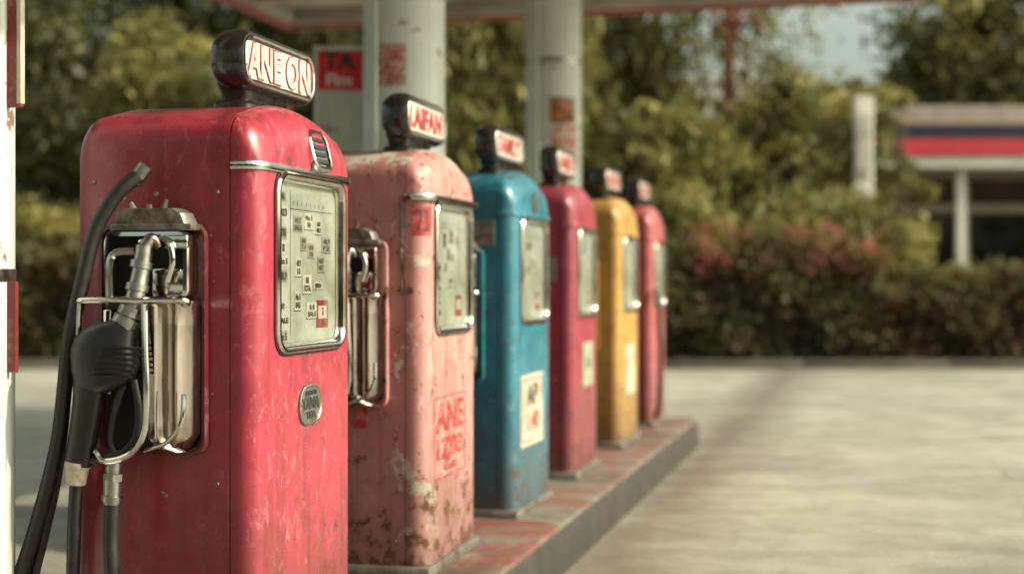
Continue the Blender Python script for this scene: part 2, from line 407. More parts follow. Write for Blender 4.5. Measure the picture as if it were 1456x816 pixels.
for a_,b_,r in ((L(202,372,.106),L(200,382,.109),.0275),(L(196,404,.118),L(194,414,.121),.0275),(L(188,438,.13),L(183,450,.135),.030),(L(182,452,.136),L(174,468,.142),.033)):
    g.add(*tube([a_,b_],r,18,1,False))
g.add(*tube([L(207,352,.10),L(216,340,.09),L(226,352,.08)],[.019,.016,.012],12,5))
eq('spout_rings',g,mSteel)
g=Geo() # nozzle body
def loft(sections,seg=20,pw=3.0):
    v=[];f=[]
    for (c,ax,bx,ra,rb) in sections:
        for q in range(seg):
            a=2*math.pi*q/seg; ca,sa=math.cos(a),math.sin(a)
            x=math.copysign(abs(ca)**(2/pw),ca)*ra; y=math.copysign(abs(sa)**(2/pw),sa)*rb
            v.append(c+ax*x+bx*y)
    n=len(sections)
    for i in range(n-1):
        for q in range(seg): f.append((i*seg+q,i*seg+(q+1)%seg,(i+1)*seg+(q+1)%seg,(i+1)*seg+q))
    f.append(tuple(range(seg))[::-1]); f.append(tuple((n-1)*seg+q for q in range(seg)))
    return v,f
X=Vector((1,0,0))
def secs(lst):
    out=[]
    C=[L(*p[:3]) for p in lst]
    for i,p in enumerate(lst):
        t=(C[min(i+1,len(C)-1)]-C[max(i-1,0)]).normalized(); a=(X-t*X.dot(t)).normalized(); b=t.cross(a)
        out.append((C[i],a,b,p[4],p[3]))
    return out
g.add(*loft(secs([(181,462,.145,.028,.028),(176,470,.145,.040,.034),(168,480,.145,.060,.040),(160,492,.145,.080,.044),(150,508,.145,.088,.046),(142,522,.145,.082,.044),(134,538,.14,.058,.040),(130,550,.14,.042,.034)])))
for k in range(6):
    p=L(202-k*3,496+k*8,.189); q=L(146-k*3,494+k*8,.193)
    g.add(*tube([p,q],.0034,8,1,False))
g.add(*loft(secs([(130,545,.14,.044,.034),(128,560,.14,.040,.030),(124,590,.14,.037,.028),(119,620,.14,.035,.027),(114,645,.14,.034,.026),(111,660,.14,.031,.026)]),18,2.6))
g.add(*tube([L(178,545,.14),L(168,570,.14),L(160,600,.14),L(158,628,.14),L(166,645,.14)],[.010,.012,.010,.008,.007],10,6))
g.add(*tube([L(190,540,.14),L(197,580,.14),L(194,620,.14),L(176,642,.14),L(150,650,.14),L(122,655,.14)],.009,10,6))
eq('nozzle_body',g,mGrip)
g=Geo()
g.add(*tube([L(111,656,.14),L(110,664,.14)],.031,16,1,False)); g.add(*tube([L(110,664,.14),L(108,688,.14)],[.028,.024],16,1,False))
eq('hose_collar',g,mCreamC)
g=Geo()
g.add(*tube([L(162,652,.12),L(161,672,.12)],.019,14,1,False)); g.add(*tube([L(161,672,.12),L(160,682,.12)],.025,6,1,False)); g.add(*tube([L(160,682,.12),L(159,716,.12)],.021,14,1,False)); g.add(*tube([L(160,704,.12),L(159,712,.12)],.025,14,1,False))
g.add(*tube([L(208,236,.05),L(196,252,.055),L(190,258,.06)],[.019,.020,.021],14,3))
eq('hose_fittings',g,mSteel)
g=Geo()
g.add(*tube([L(196,251,.06),L(172,270,.085),L(150,300,.10),L(132,340,.11),L(120,390,.12),L(108,440,.13),L(98,490,.13),L(92,550,.13),L(84,620,.13),L(68,690,.13),L(48,760,.13),L(30,816,.13),L(14,880,.13),Vector((-.13,.60,.05)),Vector((-.05,.66,.018)),Vector((.15,.64,.018))],.0185,12,8))
g.add(*tube([L(109,686,.14),L(106,740,.14),L(104,816,.13),L(103,890,.12),Vector((-.14,.47,.04)),Vector((-.16,.40,.017)),Vector((-.20,.30,.017)),Vector((-.12,.16,.017))],.0165,12,8))
g.add(*tube([L(160,714,.12),L(158,760,.12),L(160,816,.12),L(165,900,.10),Vector((-.06,.38,.03)),Vector((-.02,.36,.02))],.019,12,8))
g.add(*tube([L(94,520,.10),L(90,600,.10),L(78,690,.10),L(60,770,.10),L(46,840,.10),Vector((-.1,.55,.03)),Vector((-.02,.6,.018)),Vector((.1,.6,.018))],.014,10,8))
eq('hoses',g,mRubber)
def equip(E,mat,hoses=True):
    for n,me in EQ:
        if n=='hoses' and not hoses: continue
        o=bpy.data.objects.new(n,me); COL.objects.link(o); o.parent=E
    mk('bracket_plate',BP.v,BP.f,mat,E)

# ---- pump 1
E,cx,cz=pump(.66,1.425,3.486,mRed,dict(id=1,sign='ANE ON',dx=.045))
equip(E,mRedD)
g=Geo(); 
B=empty('dome_badge'); B.parent=E; B.location=(.385,-.001,1.352); B.rotation_euler=(math.radians(-14),0,0)
v,f=sweep(.115,.104,.03,[(.006,.02),(.006,-.006),(.001,-.011),(-.006,-.009),(-.007,-.002)],0,0,False,'e'); mk('badge_rim',v,f,mChrome,B)
for k in range(4): g.add(*box(-.038,.038,-.009,-.001,-.036+k*.020,-.025+k*.020,.002,1))
mk('badge_bars',g.v,g.f,mBlack,B)
v,f=sweep(.150,.104,.052,[(.003,.002),(.002,-.006),(-.003,-.008),(-.006,-.005)],.322,.672,False,'e',10); mk('round_badge',v,f,mBadge,E)
text('TAMA',.034,mInkK,(.322,-.0062,.676),RF,E,.0006,.0016,1,fit=(.118,.030)); text('TEA',.026,mInkK,(.322,-.0062,.645),RF,E,.0006,.0012,1,fit=(.07,.019))
text('DANTI',.013,mInkK,(.322,-.0062,.704),RF,E,.0006,.0004,1,fit=(.07,.012))
g=Geo()
for (pxx,pyy,rr2) in ((150,292,.006),(176,282,.008),(222,276,.009),(236,270,.006),(304,400,.004),(302,560,.004),(232,700,.005),(236,704,.006),(150,690,.004),(300,335,.004)):
    p=L(pxx,pyy,0); g.add(*tube([(.003,p.y,p.z),(-.0035,p.y,p.z)],[rr2,rr2*.6],7,1,False))
mk('rusty_bolts',g.v,g.f,mDull,E)
def tiny(E,cx,cz,n,seed,dense=True):
    r=random.Random(seed); x0=cx-.19; gl=Geo(); gk=Geo(); gd=Geo()
    yb=.0132
    z=cz+.185
    words=['TOTAL','7.4','LITRE','003','P 21','NET','48.9','IIII','SALE','90','GAL','126','8 8','No 5']
    while z>cz-.18:
        w=r.uniform(.040,.075); h=r.uniform(.016,.034)
        if r.random()<.92:
            (gl if r.random()<.6 else gd).add(*box(x0,x0+w,yb-.0005,yb+.002,z-h,z))
            text(r.choice(words),h*.9,mInkK,(x0+w/2,yb-.0012,z-h/2),RF,E,.0003,.0014,.8,'dial_text',fit=(w*.86,h*.66))
        z-=h+r.uniform(.004,.02)
    spots=[(.10,.125),(.175,.135),(.15,.07),(.115,.015),(.20,.055),(.165,-.03),(.255,.12),(.27,.02),(.11,-.075),(.19,-.105),(.30,.075),(.24,-.05)]
    for (dx,dz) in spots[:n]:
        w=r.uniform(.035,.08); h=r.uniform(.02,.055)
        (gl if r.random()<.6 else gd).add(*box(x0+dx,x0+dx+w,yb-.0005,yb+.002,cz+dz-h,cz+dz))
        text(r.choice(words)+('\n'+r.choice(words) if h>.03 else ''),h*.42,mInkK,(x0+dx+w/2,yb-.0012,cz+dz-h/2),RF,E,.0003,.0009,.9,'dial_text',fit=(w*.8,h*.75))
        if r.random()<.6:
            gk.add(*box(x0+dx-.002,x0+dx+w+.002,yb-.0008,yb+.001,cz+dz-h-.001,cz+dz-h+.001))
    gk.add(*box(x0+.082,x0+.084,yb+.0002,yb+.002,cz-.19,cz+.19))
    gk.add(*box(x0+.085,x0+.37,yb+.0002,yb+.002,cz+.14,cz+.142))
    for k in range(8): gk.add(*box(x0+.10+k*.03,x0+.101+k*.03,yb+.0001,yb+.002,cz+.15,cz+.162))
    mk('dial_labels',gl.v,gl.f,mLabel,E); mk('dial_rules',gk.v,gk.f,mInkK,E)
    if gd.v: mk('aged_dial_labels',gd.v,gd.f,mLabelD,E)
    gr=Geo(); gr.add(*box(x0+.26,x0+.345,yb-.0005,yb+.002,cz-.175,cz-.10)); mk('dial_red_label',gr.v,gr.f,mInkR,E)
    gw=Geo(); gw.add(*box(x0+.273,x0+.332,yb-.0012,yb-.0006,cz-.15,cz-.115)); mk('dial_label_panel',gw.v,gw.f,mLabel,E)
    text('3',.03,mInkR,(x0+.303,yb-.0018,cz-.132),RF,E,.0003,.001,.9,'dial_text')
tiny(E,cx,cz,12,3)
# ---- pump 2
E,cx,cz=pump(.65,1.43,4.80,mPink,dict(id=2,sign='LAIFAN',dx=.02),.6)
equip(E,mPink,False); tiny(E,cx,cz,7,9)
v,f=sweep(.40,.285,.004,[(0,0.0),(0,-.0015),(-.005,-.0015),(-.005,0.0)],.285,.455,True); mk('stencil_frame',v,f,mInkR,E)
text('ANE',.17,mInkR,(.285,-.001,.525),RF,E,.0006,.004,.95,'stencil',fit=(.34,.105)); text('1Z03',.115,mInkR,(.285,-.001,.415),RF,E,.0006,.004,1.1,'stencil',fit=(.33,.075))
text('NO 4 8 2',.035,mInkR,(.285,-.001,.345),RF,E,.0006,.001,1.1,'stencil')
def corner_patch(E,name,mat,a0,a1,z0,z1,off=.001):
    v=[];f=[];n=6
    for i in range(n+1):
        a=math.radians(a0+(a1-a0)*i/n); r_=.06+off
        for z in (z0,z1): v.append((.06-r_*math.cos(a),.06-r_*math.sin(a),z))
    for i in range(n): f.append((2*i,2*i+2,2*i+3,2*i+1))
    mk(name,v,f,mat,E)
corner_patch(E,'corner_sticker',mInkR,8,84,1.155,1.255)
for (a0,a1,z0,z1) in ((20,40,1.232,1.243),(34,40,1.20,1.232),(28,34,1.175,1.20),(55,62,1.175,1.243),(48,62,1.232,1.243),(48,70,1.168,1.175)):
    corner_patch(E,'sticker_digit',mInkK,a0,a1,z0,z1,.0018)
g=Geo(); g.add(*tube([(-.004,.082,.95),(-.004,.082,1.27)],.005,8,1,False)); mk('side_trim',g.v,g.f,mChrome,E)
g=Geo(); g.add(*box(-.002,0.001,.21,.26,.5,.6)); mk('label',g.v,g.f,mInkR,E)
# ---- pump 3
E,cx,cz=pump(.65,1.445,5.99,mBlue,dict(id=3,sign='TAMLY',dx=-.03),-.8)
equip(E,mBlue,False); tiny(E,cx,cz,5,5)
v,f=rplate(.40,.31,.004,-.002,.001,.29,.44,.0005); mk('poster',v,f,mSticker,E)
v,f=sweep(.36,.27,.004,[(0,-.002),(0,-.003),(-.006,-.003),(-.006,-.002)],.29,.44,True); mk('poster_border',v,f,mInkK,E)
text('AP',.13,mInkK,(.29,-.003,.50),RF,E,.0006,.003,1.2,'poster_text'); text('1.40',.12,mInkR,(.29,-.003,.385),RF,E,.0006,.003,1.1,'poster_text')
v,f=sweep(.09,.09,.045,[(.003,.004),(.002,-.010),(-.008,-.012)],.33,1.345,False,'e'); mk('round_badge',v,f,mBadge,E)
g=Geo(); g.add(*box(-.003,0.001,.09,.2,1.15,1.26,.001,1)); mk('side_sticker',g.v,g.f,mBadge,E)
# ---- pump 4
E,cx,cz=pump(.65,1.47,7.19,mCrim,dict(id=4,sign='TANEO',dx=-.02),.5)
equip(E,mCrim,False); tiny(E,cx,cz,3,15)
v,f=rplate(.27,.23,.004,-.002,.001,.36,.565,.0005); mk('sticker',v,f,mGreenSt,E)
text('A 6',.1,mInkK,(.36,-.003,.57),RF,E,.0005,.002,1.,'sticker_text')
g=Geo(); g.add(*box(-.003,0.001,.1,.2,1.0,1.12,.001,1)); mk('side_sticker',g.v,g.f,mBadge,E)
# ---- pump 5
E,cx,cz=pump(.65,1.475,8.50,mYel,dict(id=5,sign='OILON'),-.5)
equip(E,mYel,False)
v,f=rplate(.30,.30,.004,-.002,.001,.34,.46,.0005); mk('sticker',v,f,mSticker,E)
# ---- pump 6
E,cx,cz=pump(.65,1.49,9.745,mRed2,dict(id=6,sign='FUELA'),.4)
equip(E,mRed2,True)
v,f=rplate(.26,.22,.004,-.002,.001,.38,.60,.0005); mk('sticker',v,f,mGreenSt,E)
g=Geo(); g.add(*tube([(.02,-.02,.95),(-.03,-.05,.8),(-.05,-.06,.5),(-.03,-.05,.2),(0,-.02,.06)],.017,10,8)); mk('front_hose',g.v,g.f,mRubber,E)

ROW=(P0.x,P0.y,0)
# island
def islandmat():
    m,nt,b=newmat('island_paint'); v=objvec(nt)
    nz=sepz(nt,nd(nt,'ShaderNodeNewGeometry').outputs['Normal'])
    conc=mixc(nt,noise(nt,v,9,5,.65),(.09,.08,.065),(.26,.23,.18))
    red=mixc(nt,noise(nt,v,3,5),(.14,.038,.032),(.25,.08,.06))
    wear=ramp(nt,noise(nt,v,3.2,5,.75,.9),.40,.56)
    top=mixc(nt,wear,red,conc)
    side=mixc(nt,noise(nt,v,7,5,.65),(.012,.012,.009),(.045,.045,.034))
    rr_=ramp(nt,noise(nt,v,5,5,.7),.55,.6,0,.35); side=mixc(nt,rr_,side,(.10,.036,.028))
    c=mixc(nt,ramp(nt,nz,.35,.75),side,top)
    c=mixc(nt,ramp(nt,noise(nt,v,2.2,5,.7),.46,.68,0,.8),c,(.045,.035,.027))
    lk(nt,c,b.inputs['Base Color']); lk(nt,ramp(nt,noise(nt,v,6),.3,.7,.5,.85),b.inputs['Roughness'])
    bump(nt,noise(nt,v,35,5,.7),b,.6,.008); return m
I=empty('pump_island',ROW,ROWANG)
v=[];f=[]
w0,w1,d0,d1=-2.6,7.27,-.23,1.10
def isl_ring(off,z):
    out=[]
    for (x,y) in rr(w1-w0,d1-d0,.14,off,6): out.append(((w0+w1)/2+x,(d0+d1)/2+y,z))
    return out
rings=[isl_ring(.006,-.02),isl_ring(.006,.13),isl_ring(0,.155),isl_ring(-.004,.185),isl_ring(-.012,.196),isl_ring(-.03,ISL)]
k=len(rings[0]); v=[p for r_ in rings for p in r_]
for i in range(len(rings)-1):
    for q in range(k): f.append((i*k+q,i*k+(q+1)%k,(i+1)*k+(q+1)%k,(i+1)*k+q))
f.append(tuple((len(rings)-1)*k+q for q in range(k)))
mk('slab',v,f,islandmat(),I,ang=50)

# ------------------------------------------------------------ ground
def concrete():
    m,nt,b=newmat('worn_concrete'); v=objvec(nt)
    c=mixc(nt,ramp(nt,noise(nt,v,.35,4,.6,.6),.35,.65),(.27,.258,.205),(.44,.42,.34))
    c=mixc(nt,ramp(nt,noise(nt,v,2.3,5,.72,.3),.42,.66,0,.65),c,(.18,.168,.13))
    c=mixc(nt,ramp(nt,noise(nt,mapping(nt,v,(.3,1.3,1)),1.0,5,.72,1.6),.50,.64,0,.6),c,(.14,.128,.10))
    # rusty patches
    c=mixc(nt,ramp(nt,noise(nt,mapping(nt,v,(.7,1.5,1)),.8,5,.68,1.8),.60,.70,0,.6),c,(.12,.07,.05))
    c=mixc(nt,ramp(nt,noise(nt,v,.55,5,.7,.8),.54,.68,0,.5),c,(.10,.093,.075))
    c=mixc(nt,ramp(nt,noise(nt,v,60,2,.7),.4,.75,0,.4),c,(.5,.48,.4))
    c=mixc(nt,ramp(nt,noise(nt,v,22,5,.78),.58,.64,0,.55),c,(.10,.09,.07))
    # darker brown band on the concrete along the island kerb line
    gx=nd(nt,'ShaderNodeVectorMath',operation='DOT_PRODUCT'); gx.inputs[1].default_value=(.9694,-.2455,0); lk(nt,v,gx.inputs[0])
    off=P0.x*.9694-P0.y*.2455+.23
    dist=mth(nt,'ABSOLUTE',mth(nt,'SUBTRACT',gx.outputs['Value'],off+.15))
    halo=ramp(nt,mth(nt,'ADD',dist,mth(nt,'MULTIPLY',noise(nt,v,1.6,5,.7),.9)),.95,.45,0,.7)
    c=mixc(nt,halo,c,(.11,.075,.055))
    vo=nd(nt,'ShaderNodeTexVoronoi',feature='DISTANCE_TO_EDGE'); vo.inputs['Scale'].default_value=.24
    dv=nd(nt,'ShaderNodeVectorMath',operation='ADD'); nn=nd(nt,'ShaderNodeTexNoise'); nn.inputs['Scale'].default_value=.9; nn.inputs['Detail'].default_value=5
    lk(nt,v,nn.inputs['Vector']); lk(nt,v,dv.inputs[0]); sc=nd(nt,'ShaderNodeVectorMath',operation='SCALE'); sc.inputs['Scale'].default_value=.8
    lk(nt,nn.outputs['Color'],sc.inputs[0]); lk(nt,sc.outputs[0],dv.inputs[1]); lk(nt,dv.outputs[0],vo.inputs['Vector'])
    cr=mth(nt,'MULTIPLY',ramp(nt,vo.outputs['Distance'],.001,.005,.55,0),ramp(nt,noise(nt,v,.6,2),.42,.58))
    c=mixc(nt,cr,c,(.09,.08,.06))
    lk(nt,c,b.inputs['Base Color']); lk(nt,ramp(nt,noise(nt,v,3,3),.3,.7,.5,.8),b.inputs['Roughness'])
    h=mth(nt,'ADD',noise(nt,v,45,4,.75),mth(nt,'MULTIPLY',noise(nt,v,2.5,3),3))
    bump(nt,h,b,.5,.012); return m
mEarth=simple('earth',(.10,.085,.05),.95,0,.4,1.5,.3)
g=Geo(); g.add([(-150,-150,0),(150,-150,0),(150,150,0),(-150,150,0)],[(0,1,2,3)]); mk('ground',g.v,g.f,mEarth,None,False)
g=Geo(); g.add([(-40,-25,.004),(40,-25,.004),(40,19.4,.004),(-40,19.4,.004)],[(0,1,2,3)]); mk('forecourt_pavement',g.v,g.f,concrete(),None,False)
mKerb=simple('kerb_concrete',(.09,.08,.062),.8,0,.4,3,.4)
g=Geo()
for i in range(-20,20): g.add(*box(i*2+.006,i*2+1.994,19.4,19.58,-.02,.13,.02,2))
mk('kerb',g.v,g.f,mKerb,None)

# ------------------------------------------------------------ columns and canopy
def colmat():
    m,nt,b=newmat('weathered_white_paint'); v=objvec(nt)
    c=mixc(nt,noise(nt,v,3,5,.6),(.46,.50,.48),(.68,.71,.67))
    c=mixc(nt,ramp(nt,noise(nt,mapping(nt,v,(9,9,.9)),1.0,5,.65),.5,.72,0,.65),c,(.26,.23,.17))
    c=mixc(nt,ramp(nt,noise(nt,v,8,5,.7),.62,.66,0,.9),c,(.2,.08,.05))
    lk(nt,c,b.inputs['Base Color']); b.inputs['Roughness'].default_value=.6
    bump(nt,noise(nt,v,12,3),b,.25,.01); return m
mCol=colmat()
CEIL=3.66; LIP=3.50
def colpos(D,dd=0): 
    px=1240-4637/D; return Vector(((px-728)*D/F,D,0))
def column(D):
    p=colpos(D); E=empty('canopy_column',p)
    g=Geo(); prof=[(.30,.0),(.30,.03),(.29,.035),(.215,.045),(.2,.06),(.2,CEIL-.12-ISL),(.23,CEIL-.1-ISL),(.23,CEIL-ISL-.004)]
    v=[];f=[];sg=36
    for r,z in prof:
        for q in range(sg): a=2*math.pi*q/sg; v.append((r*math.cos(a),r*math.sin(a),z+ISL-.001))
    for i in range(len(prof)-1):
        for q in range(sg): f.append((i*sg+q,i*sg+(q+1)%sg,(i+1)*sg+(q+1)%sg,(i+1)*sg+q))
    mk('shaft',v,f,mCol,E)
    g=Geo()
    for z in (1.2,2.75): g.add(*[( [( .203*math.cos(2*math.pi*q/36),.203*math.sin(2*math.pi*q/36),zz) for zz in (z,z+.03) for q in range(36)]),[(q,(q+1)%36,36+(q+1)%36,36+q) for q in range(36)]])
    mk('straps',g.v,g.f,mSteel,E)
    a=math.radians(-125); g=Geo(); g.add(*tube([(.218*math.cos(a),.218*math.sin(a),ISL),(.218*math.cos(a),.218*math.sin(a),CEIL-.01)],.014,8,1,False)); mk('conduit',g.v,g.f,mCol,E)
    return E,p
def wrap(E,p,a0,a1,z0,z1,mat,name,r=.2035):
    base=math.atan2(-p.y,-p.x); v=[];f=[];n=10
    for i in range(n+1):
        a=base+math.radians(a0+(a1-a0)*i/n)
        v+= [(r*math.cos(a),r*math.sin(a),z0),(r*math.cos(a),r*math.sin(a),z1)]
    for i in range(n): f.append((2*i,2*i+2,2*i+3,2*i+1))
    mk(name,v,f,mat,E)
E0,p0=column(3.455); E1,p1=column(6.97); E2,p2=column(10.24)
wrap(E1,p1,-46,2,2.13,2.33,mPoster,'poster')
wrap(E2,p2,-8,48,2.31,2.50,mPoster2,'poster'); wrap(E2,p2,-4,55,2.02,2.295,mPoster3,'torn_poster')
mPlateR=simple('red_plate',(.20,.025,.025),.5,0,.4,12,.2,(.30,.27,.23),.9)
Eb=empty('column_notice_rail',(p0.x,p0.y,0),ROWANG)
g=Geo(); g.add(*box(.03,.045,-.234,-.196,1.62,1.90,.002,1)); g.add(*box(.03,.042,-.222,-.196,.98,1.20,.002,1)); mk('rail_plate',g.v,g.f,mPlateR,Eb)
g=Geo(); g.add(*box(.0285,.0465,-.2355,-.224,1.628,1.893,.001,1))
mk('rail_edge',g.v,g.f,mSticker,Eb)
# canopy
mCanIn=simple('canopy_cream',(.42,.36,.30),.6,0,.25,2,.1,(.2,.1,.07),.5)
mCanR=simple('canopy_red',(.32,.07,.06),.5,0,.25,2,.1,(.2,.1,.07),.5)
C=empty('canopy',(p1.x,p1.y,0),ROWANG)
farw=(12.35-p1.y)/.9694; nearw=-9.5; hl=3.0; hr=2.65
g=Geo(); g.add(*box(nearw+.12,farw-.12,-hr+.12,hl-.12,CEIL,CEIL+.12)); mk('roof_deck',g.v,g.f,mCanIn,C)
g=Geo()
g.add(*box(farw-.10,farw,-hr,hl,LIP,CEIL+.22,.01,1)); g.add(*box(nearw,nearw+.1,-hr,hl,LIP,CEIL+.22,.01,1))
g.add(*box(nearw+.101,farw-.101,-hr,-hr+.10,LIP,CEIL+.22,.01,1)); g.add(*box(nearw+.101,farw-.101,hl-.1,hl,LIP,CEIL+.22,.01,1))
mk('fascia',g.v,g.f,mCanR,C)
g=Geo()
g.add(*box(farw-.16,farw-.103,-hr+.12,hl-.12,LIP+.03,CEIL-.002,.01,1)); g.add(*box(nearw+.14,farw-.18,hl-.16,hl-.103,LIP+.03,CEIL-.002,.01,1))
for w in np.arange(nearw+1.2,farw-.5,1.6): g.add(*box(w,w+.09,-hr+.12,hl-.2,CEIL-.09,CEIL-.003,.005,1))
mk('beams',g.v,g.f,mCanIn,C)

# price sign between pump 1 and column 1
D=7.2; sx0=(447-728)*D/F; sx1=(519-728)*D/F
PS=empty('price_sign',((sx0+sx1)/2,D,0)); hw=(sx1-sx0)/2
zt=CAMZ+(400-66)*D/F; zb=CAMZ+(400-235)*D/F
g=Geo(); g.add(*box(-hw,hw,-.02,.02,zb,zt,.004,1)); mk('board',g.v,g.f,mCol,PS)
g=Geo(); g.add(*box(-hw+.02,hw-.01,-.024,-.021,zt-.225,zt-.03)); mk('red_panel',g.v,g.f,simple('sign_red',(.70,.02,.035),.5,0,.2,10,.1),PS)
text('TA',.12,mInkK,(.0,-.0255,zt-.085),RF,PS,.0006,.004,1.,'sign_text'); text('Fim',.085,mLabel,(.0,-.0255,zt-.178),RF,PS,.0006,.003,1.1,'sign_text')
g=Geo(); g.add(*tube([(0,.035,ISL-.01),(0,.035,zt-.1)],.025,10,1,False)); g.add(*box(-.12,.12,-.06,.12,ISL-.003,ISL+.015,.003,1)); mk('post',g.v,g.f,mDull,PS)

# ------------------------------------------------------------ vegetation
def leafmat(name,tr=.42,rough=.5):
    m=bpy.data.materials.new(name); m.use_nodes=True; nt=m.node_tree; nt.nodes.clear(); o=nd(nt,'ShaderNodeOutputMaterial')
    a=nd(nt,'ShaderNodeAttribute',attribute_name='Col')
    d=nd(nt,'ShaderNodeBsdfDiffuse'); lk(nt,a.outputs['Color'],d.inputs[0])
    t=nd(nt,'ShaderNodeBsdfTranslucent'); br=mixc(nt,.35,a.outputs['Color'],(.32,.30,.09)); lk(nt,br,t.inputs[0])
    mx=nd(nt,'ShaderNodeMixShader'); mx.inputs[0].default_value=tr
    lk(nt,d.outputs[0],mx.inputs[1]); lk(nt,t.outputs[0],mx.inputs[2])
    g=nd(nt,'ShaderNodeBsdfGlossy'); g.inputs['Roughness'].default_value=.5; g.inputs[0].default_value=(1,1,.85,1)
    mx2=nd(nt,'ShaderNodeMixShader'); mx2.inputs[0].default_value=.025
    lk(nt,mx.outputs[0],mx2.inputs[1]); lk(nt,g.outputs[0],mx2.inputs[2]); lk(nt,mx2.outputs[0],o.inputs[0]); return m
mLeaf=leafmat('leaves')
def leaves(name,C,size,cols,parent=None,elong=1.9,hang=0.0):
    n=len(C); nr=rng.normal(size=(n,3)); nr/=np.linalg.norm(nr,axis=1)[:,None]
    a=rng.normal(size=(n,3)); 
    a=a*(1-hang)+np.array([0,0,-1.6])*hang
    a-= (a*nr).sum(1)[:,None]*nr; a/=np.linalg.norm(a,axis=1)[:,None]+1e-9
    b=np.cross(nr,a); s=size[:,None]
    V=np.stack([C-a*s*elong/2,C+b*s*.42+a*s*.1,C+a*s*elong/2,C-b*s*.42+a*s*.1],1).reshape(-1,3)
    me=bpy.data.meshes.new(name); me.vertices.add(4*n); me.vertices.foreach_set('co',V.astype(np.float32).ravel())
    me.loops.add(4*n); me.loops.foreach_set('vertex_index',np.arange(4*n,dtype=np.int32))
    me.polygons.add(n); me.polygons.foreach_set('loop_start',np.arange(0,4*n,4,dtype=np.int32)); me.polygons.foreach_set('loop_total',np.full(n,4,dtype=np.int32))
    me.update(calc_edges=True)
    at=me.color_attributes.new('Col','FLOAT_COLOR','POINT'); c4=np.ones((n,4)); c4[:,:3]=cols; at.data.foreach_set('color',np.repeat(c4,4,0).astype(np.float32).ravel())
    me.materials.append(mLeaf); o=bpy.data.objects.new(name,me); COL.objects.link(o)
    if parent: o.parent=parent
    return o
mBark=simple('bark',(.14,.10,.075),.9,0,.4,6,.6)
mBarkR=simple('reddish_bark',(.30,.10,.08),.9,0,.4,6,.6)
OL=np.array([.128,.125,.040]); DK=np.array([.022,.029,.014]); YE=np.array([.32,.27,.085])
def tree(name,px,D,crown_z,rad,nclump,per,leaf=.11,pal=(DK,OL,YE),hang=0.,bark=None,trunk_r=.14,clr=.30,gap=.45,lean=0,seed=0):
    r=np.random.default_rng(seed+2000+int(px)); X0=(px-728)*D/F; E=empty(name,(X0,D,0))
    cz=crown_z; top=cz+rad[2]
    d=r.normal(size=(nclump,3)); d/=np.linalg.norm(d,axis=1)[:,None]; rr_=r.uniform(gap,1,nclump)**.7
    cc=d*rr_[:,None]*np.array(rad)*np.array([1,1,1])+np.array([lean,0,cz])
    crs=r.uniform(.6,1.4,nclump)*clr*min(rad)
    tone=r.uniform(0,1,nclump)
    P=[];Cc=[];Sz=[]
    for i in range(nclump):
        q=r.normal(size=(per,3))*crs[i]*np.array([.55,.55,.45])
        if hang>0: q[:,2]-=np.abs(r.exponential(crs[i]*1.3,per))
        P.append(cc[i]+q)
        t=np.clip(tone[i]+r.normal(size=per)*.22,0,1)[:,None]
        col=np.where(t<.5,pal[0]+(pal[1]-pal[0])*t*2,pal[1]+(pal[2]-pal[1])*(t-.5)*2)*r.uniform(.75,1.25,(per,1))
        Cc.append(col); Sz.append(r.uniform(.6,1.4,per)*leaf)
    P=np.concatenate(P); ok=P[:,2]>.3
    leaves('leaves',P[ok],np.concatenate(Sz)[ok],np.concatenate(Cc)[ok],E,1.9 if hang==0 else 3.0,hang)
    g=Geo(); fork=cz-rad[2]*.45
    tp=[Vector((0,0,-.05)),Vector((.05*lean,0.05,fork*.5)),Vector((lean*.4,0,fork)),Vector((lean*.8,.1,cz)),Vector((lean,.0,top-rad[2]*.35))]
    g.add(*tube(tp,[trunk_r*1.4,trunk_r,trunk_r*.85,trunk_r*.55,.03],9,4))
    for i in range(0,nclump,max(1,nclump//26)):
        s=r.uniform(.0,1.); st=tp[2].lerp(tp[4],s*.8); e=Vector(cc[i]); md=st.lerp(e,.5)+Vector((0,0,.15))
        g.add(*tube([st,md,e],[trunk_r*.35,trunk_r*.2,.012],5,3))
    mk('trunk',g.v,g.f,bark or mBark,E)
    return E
# left group
tree('broadleaf_tree',-60,25,4.6,(2.6,2.2,3.2),80,150,.13,pal=(DK*.8,DK*1.6,OL),seed=1)
tree('broadleaf_tree',120,27,4.6,(2.6,2.2,3.0),80,150,.13,pal=(DK*.6,DK*1.2,OL*.9),seed=2)
tree('broadleaf_tree',265,23,4.2,(1.5,1.4,1.1),55,130,.11,pal=(OL*.5,OL*1.3,YE*1.2),seed=3)
tree('broadleaf_tree',400,27,4.6,(2.2,2.0,3.2),80,150,.13,pal=(DK*.6,DK*1.3,OL),seed=4)
tree('willow_tree',560,26,5.2,(2.2,1.8,3.0),80,150,.10,pal=(DK,OL,YE*.8),hang=.7,seed=5)
tree('willow_tree',690,25,5.0,(1.7,1.6,3.2),80,150,.11,pal=(OL*.6,OL*1.5,YE*1.3),hang=.75,seed=6)
tree('willow_tree',860,27,4.6,(1.4,1.4,3.3),80,150,.11,pal=(OL*.5,OL*1.3,YE*1.3),hang=.7,seed=7)
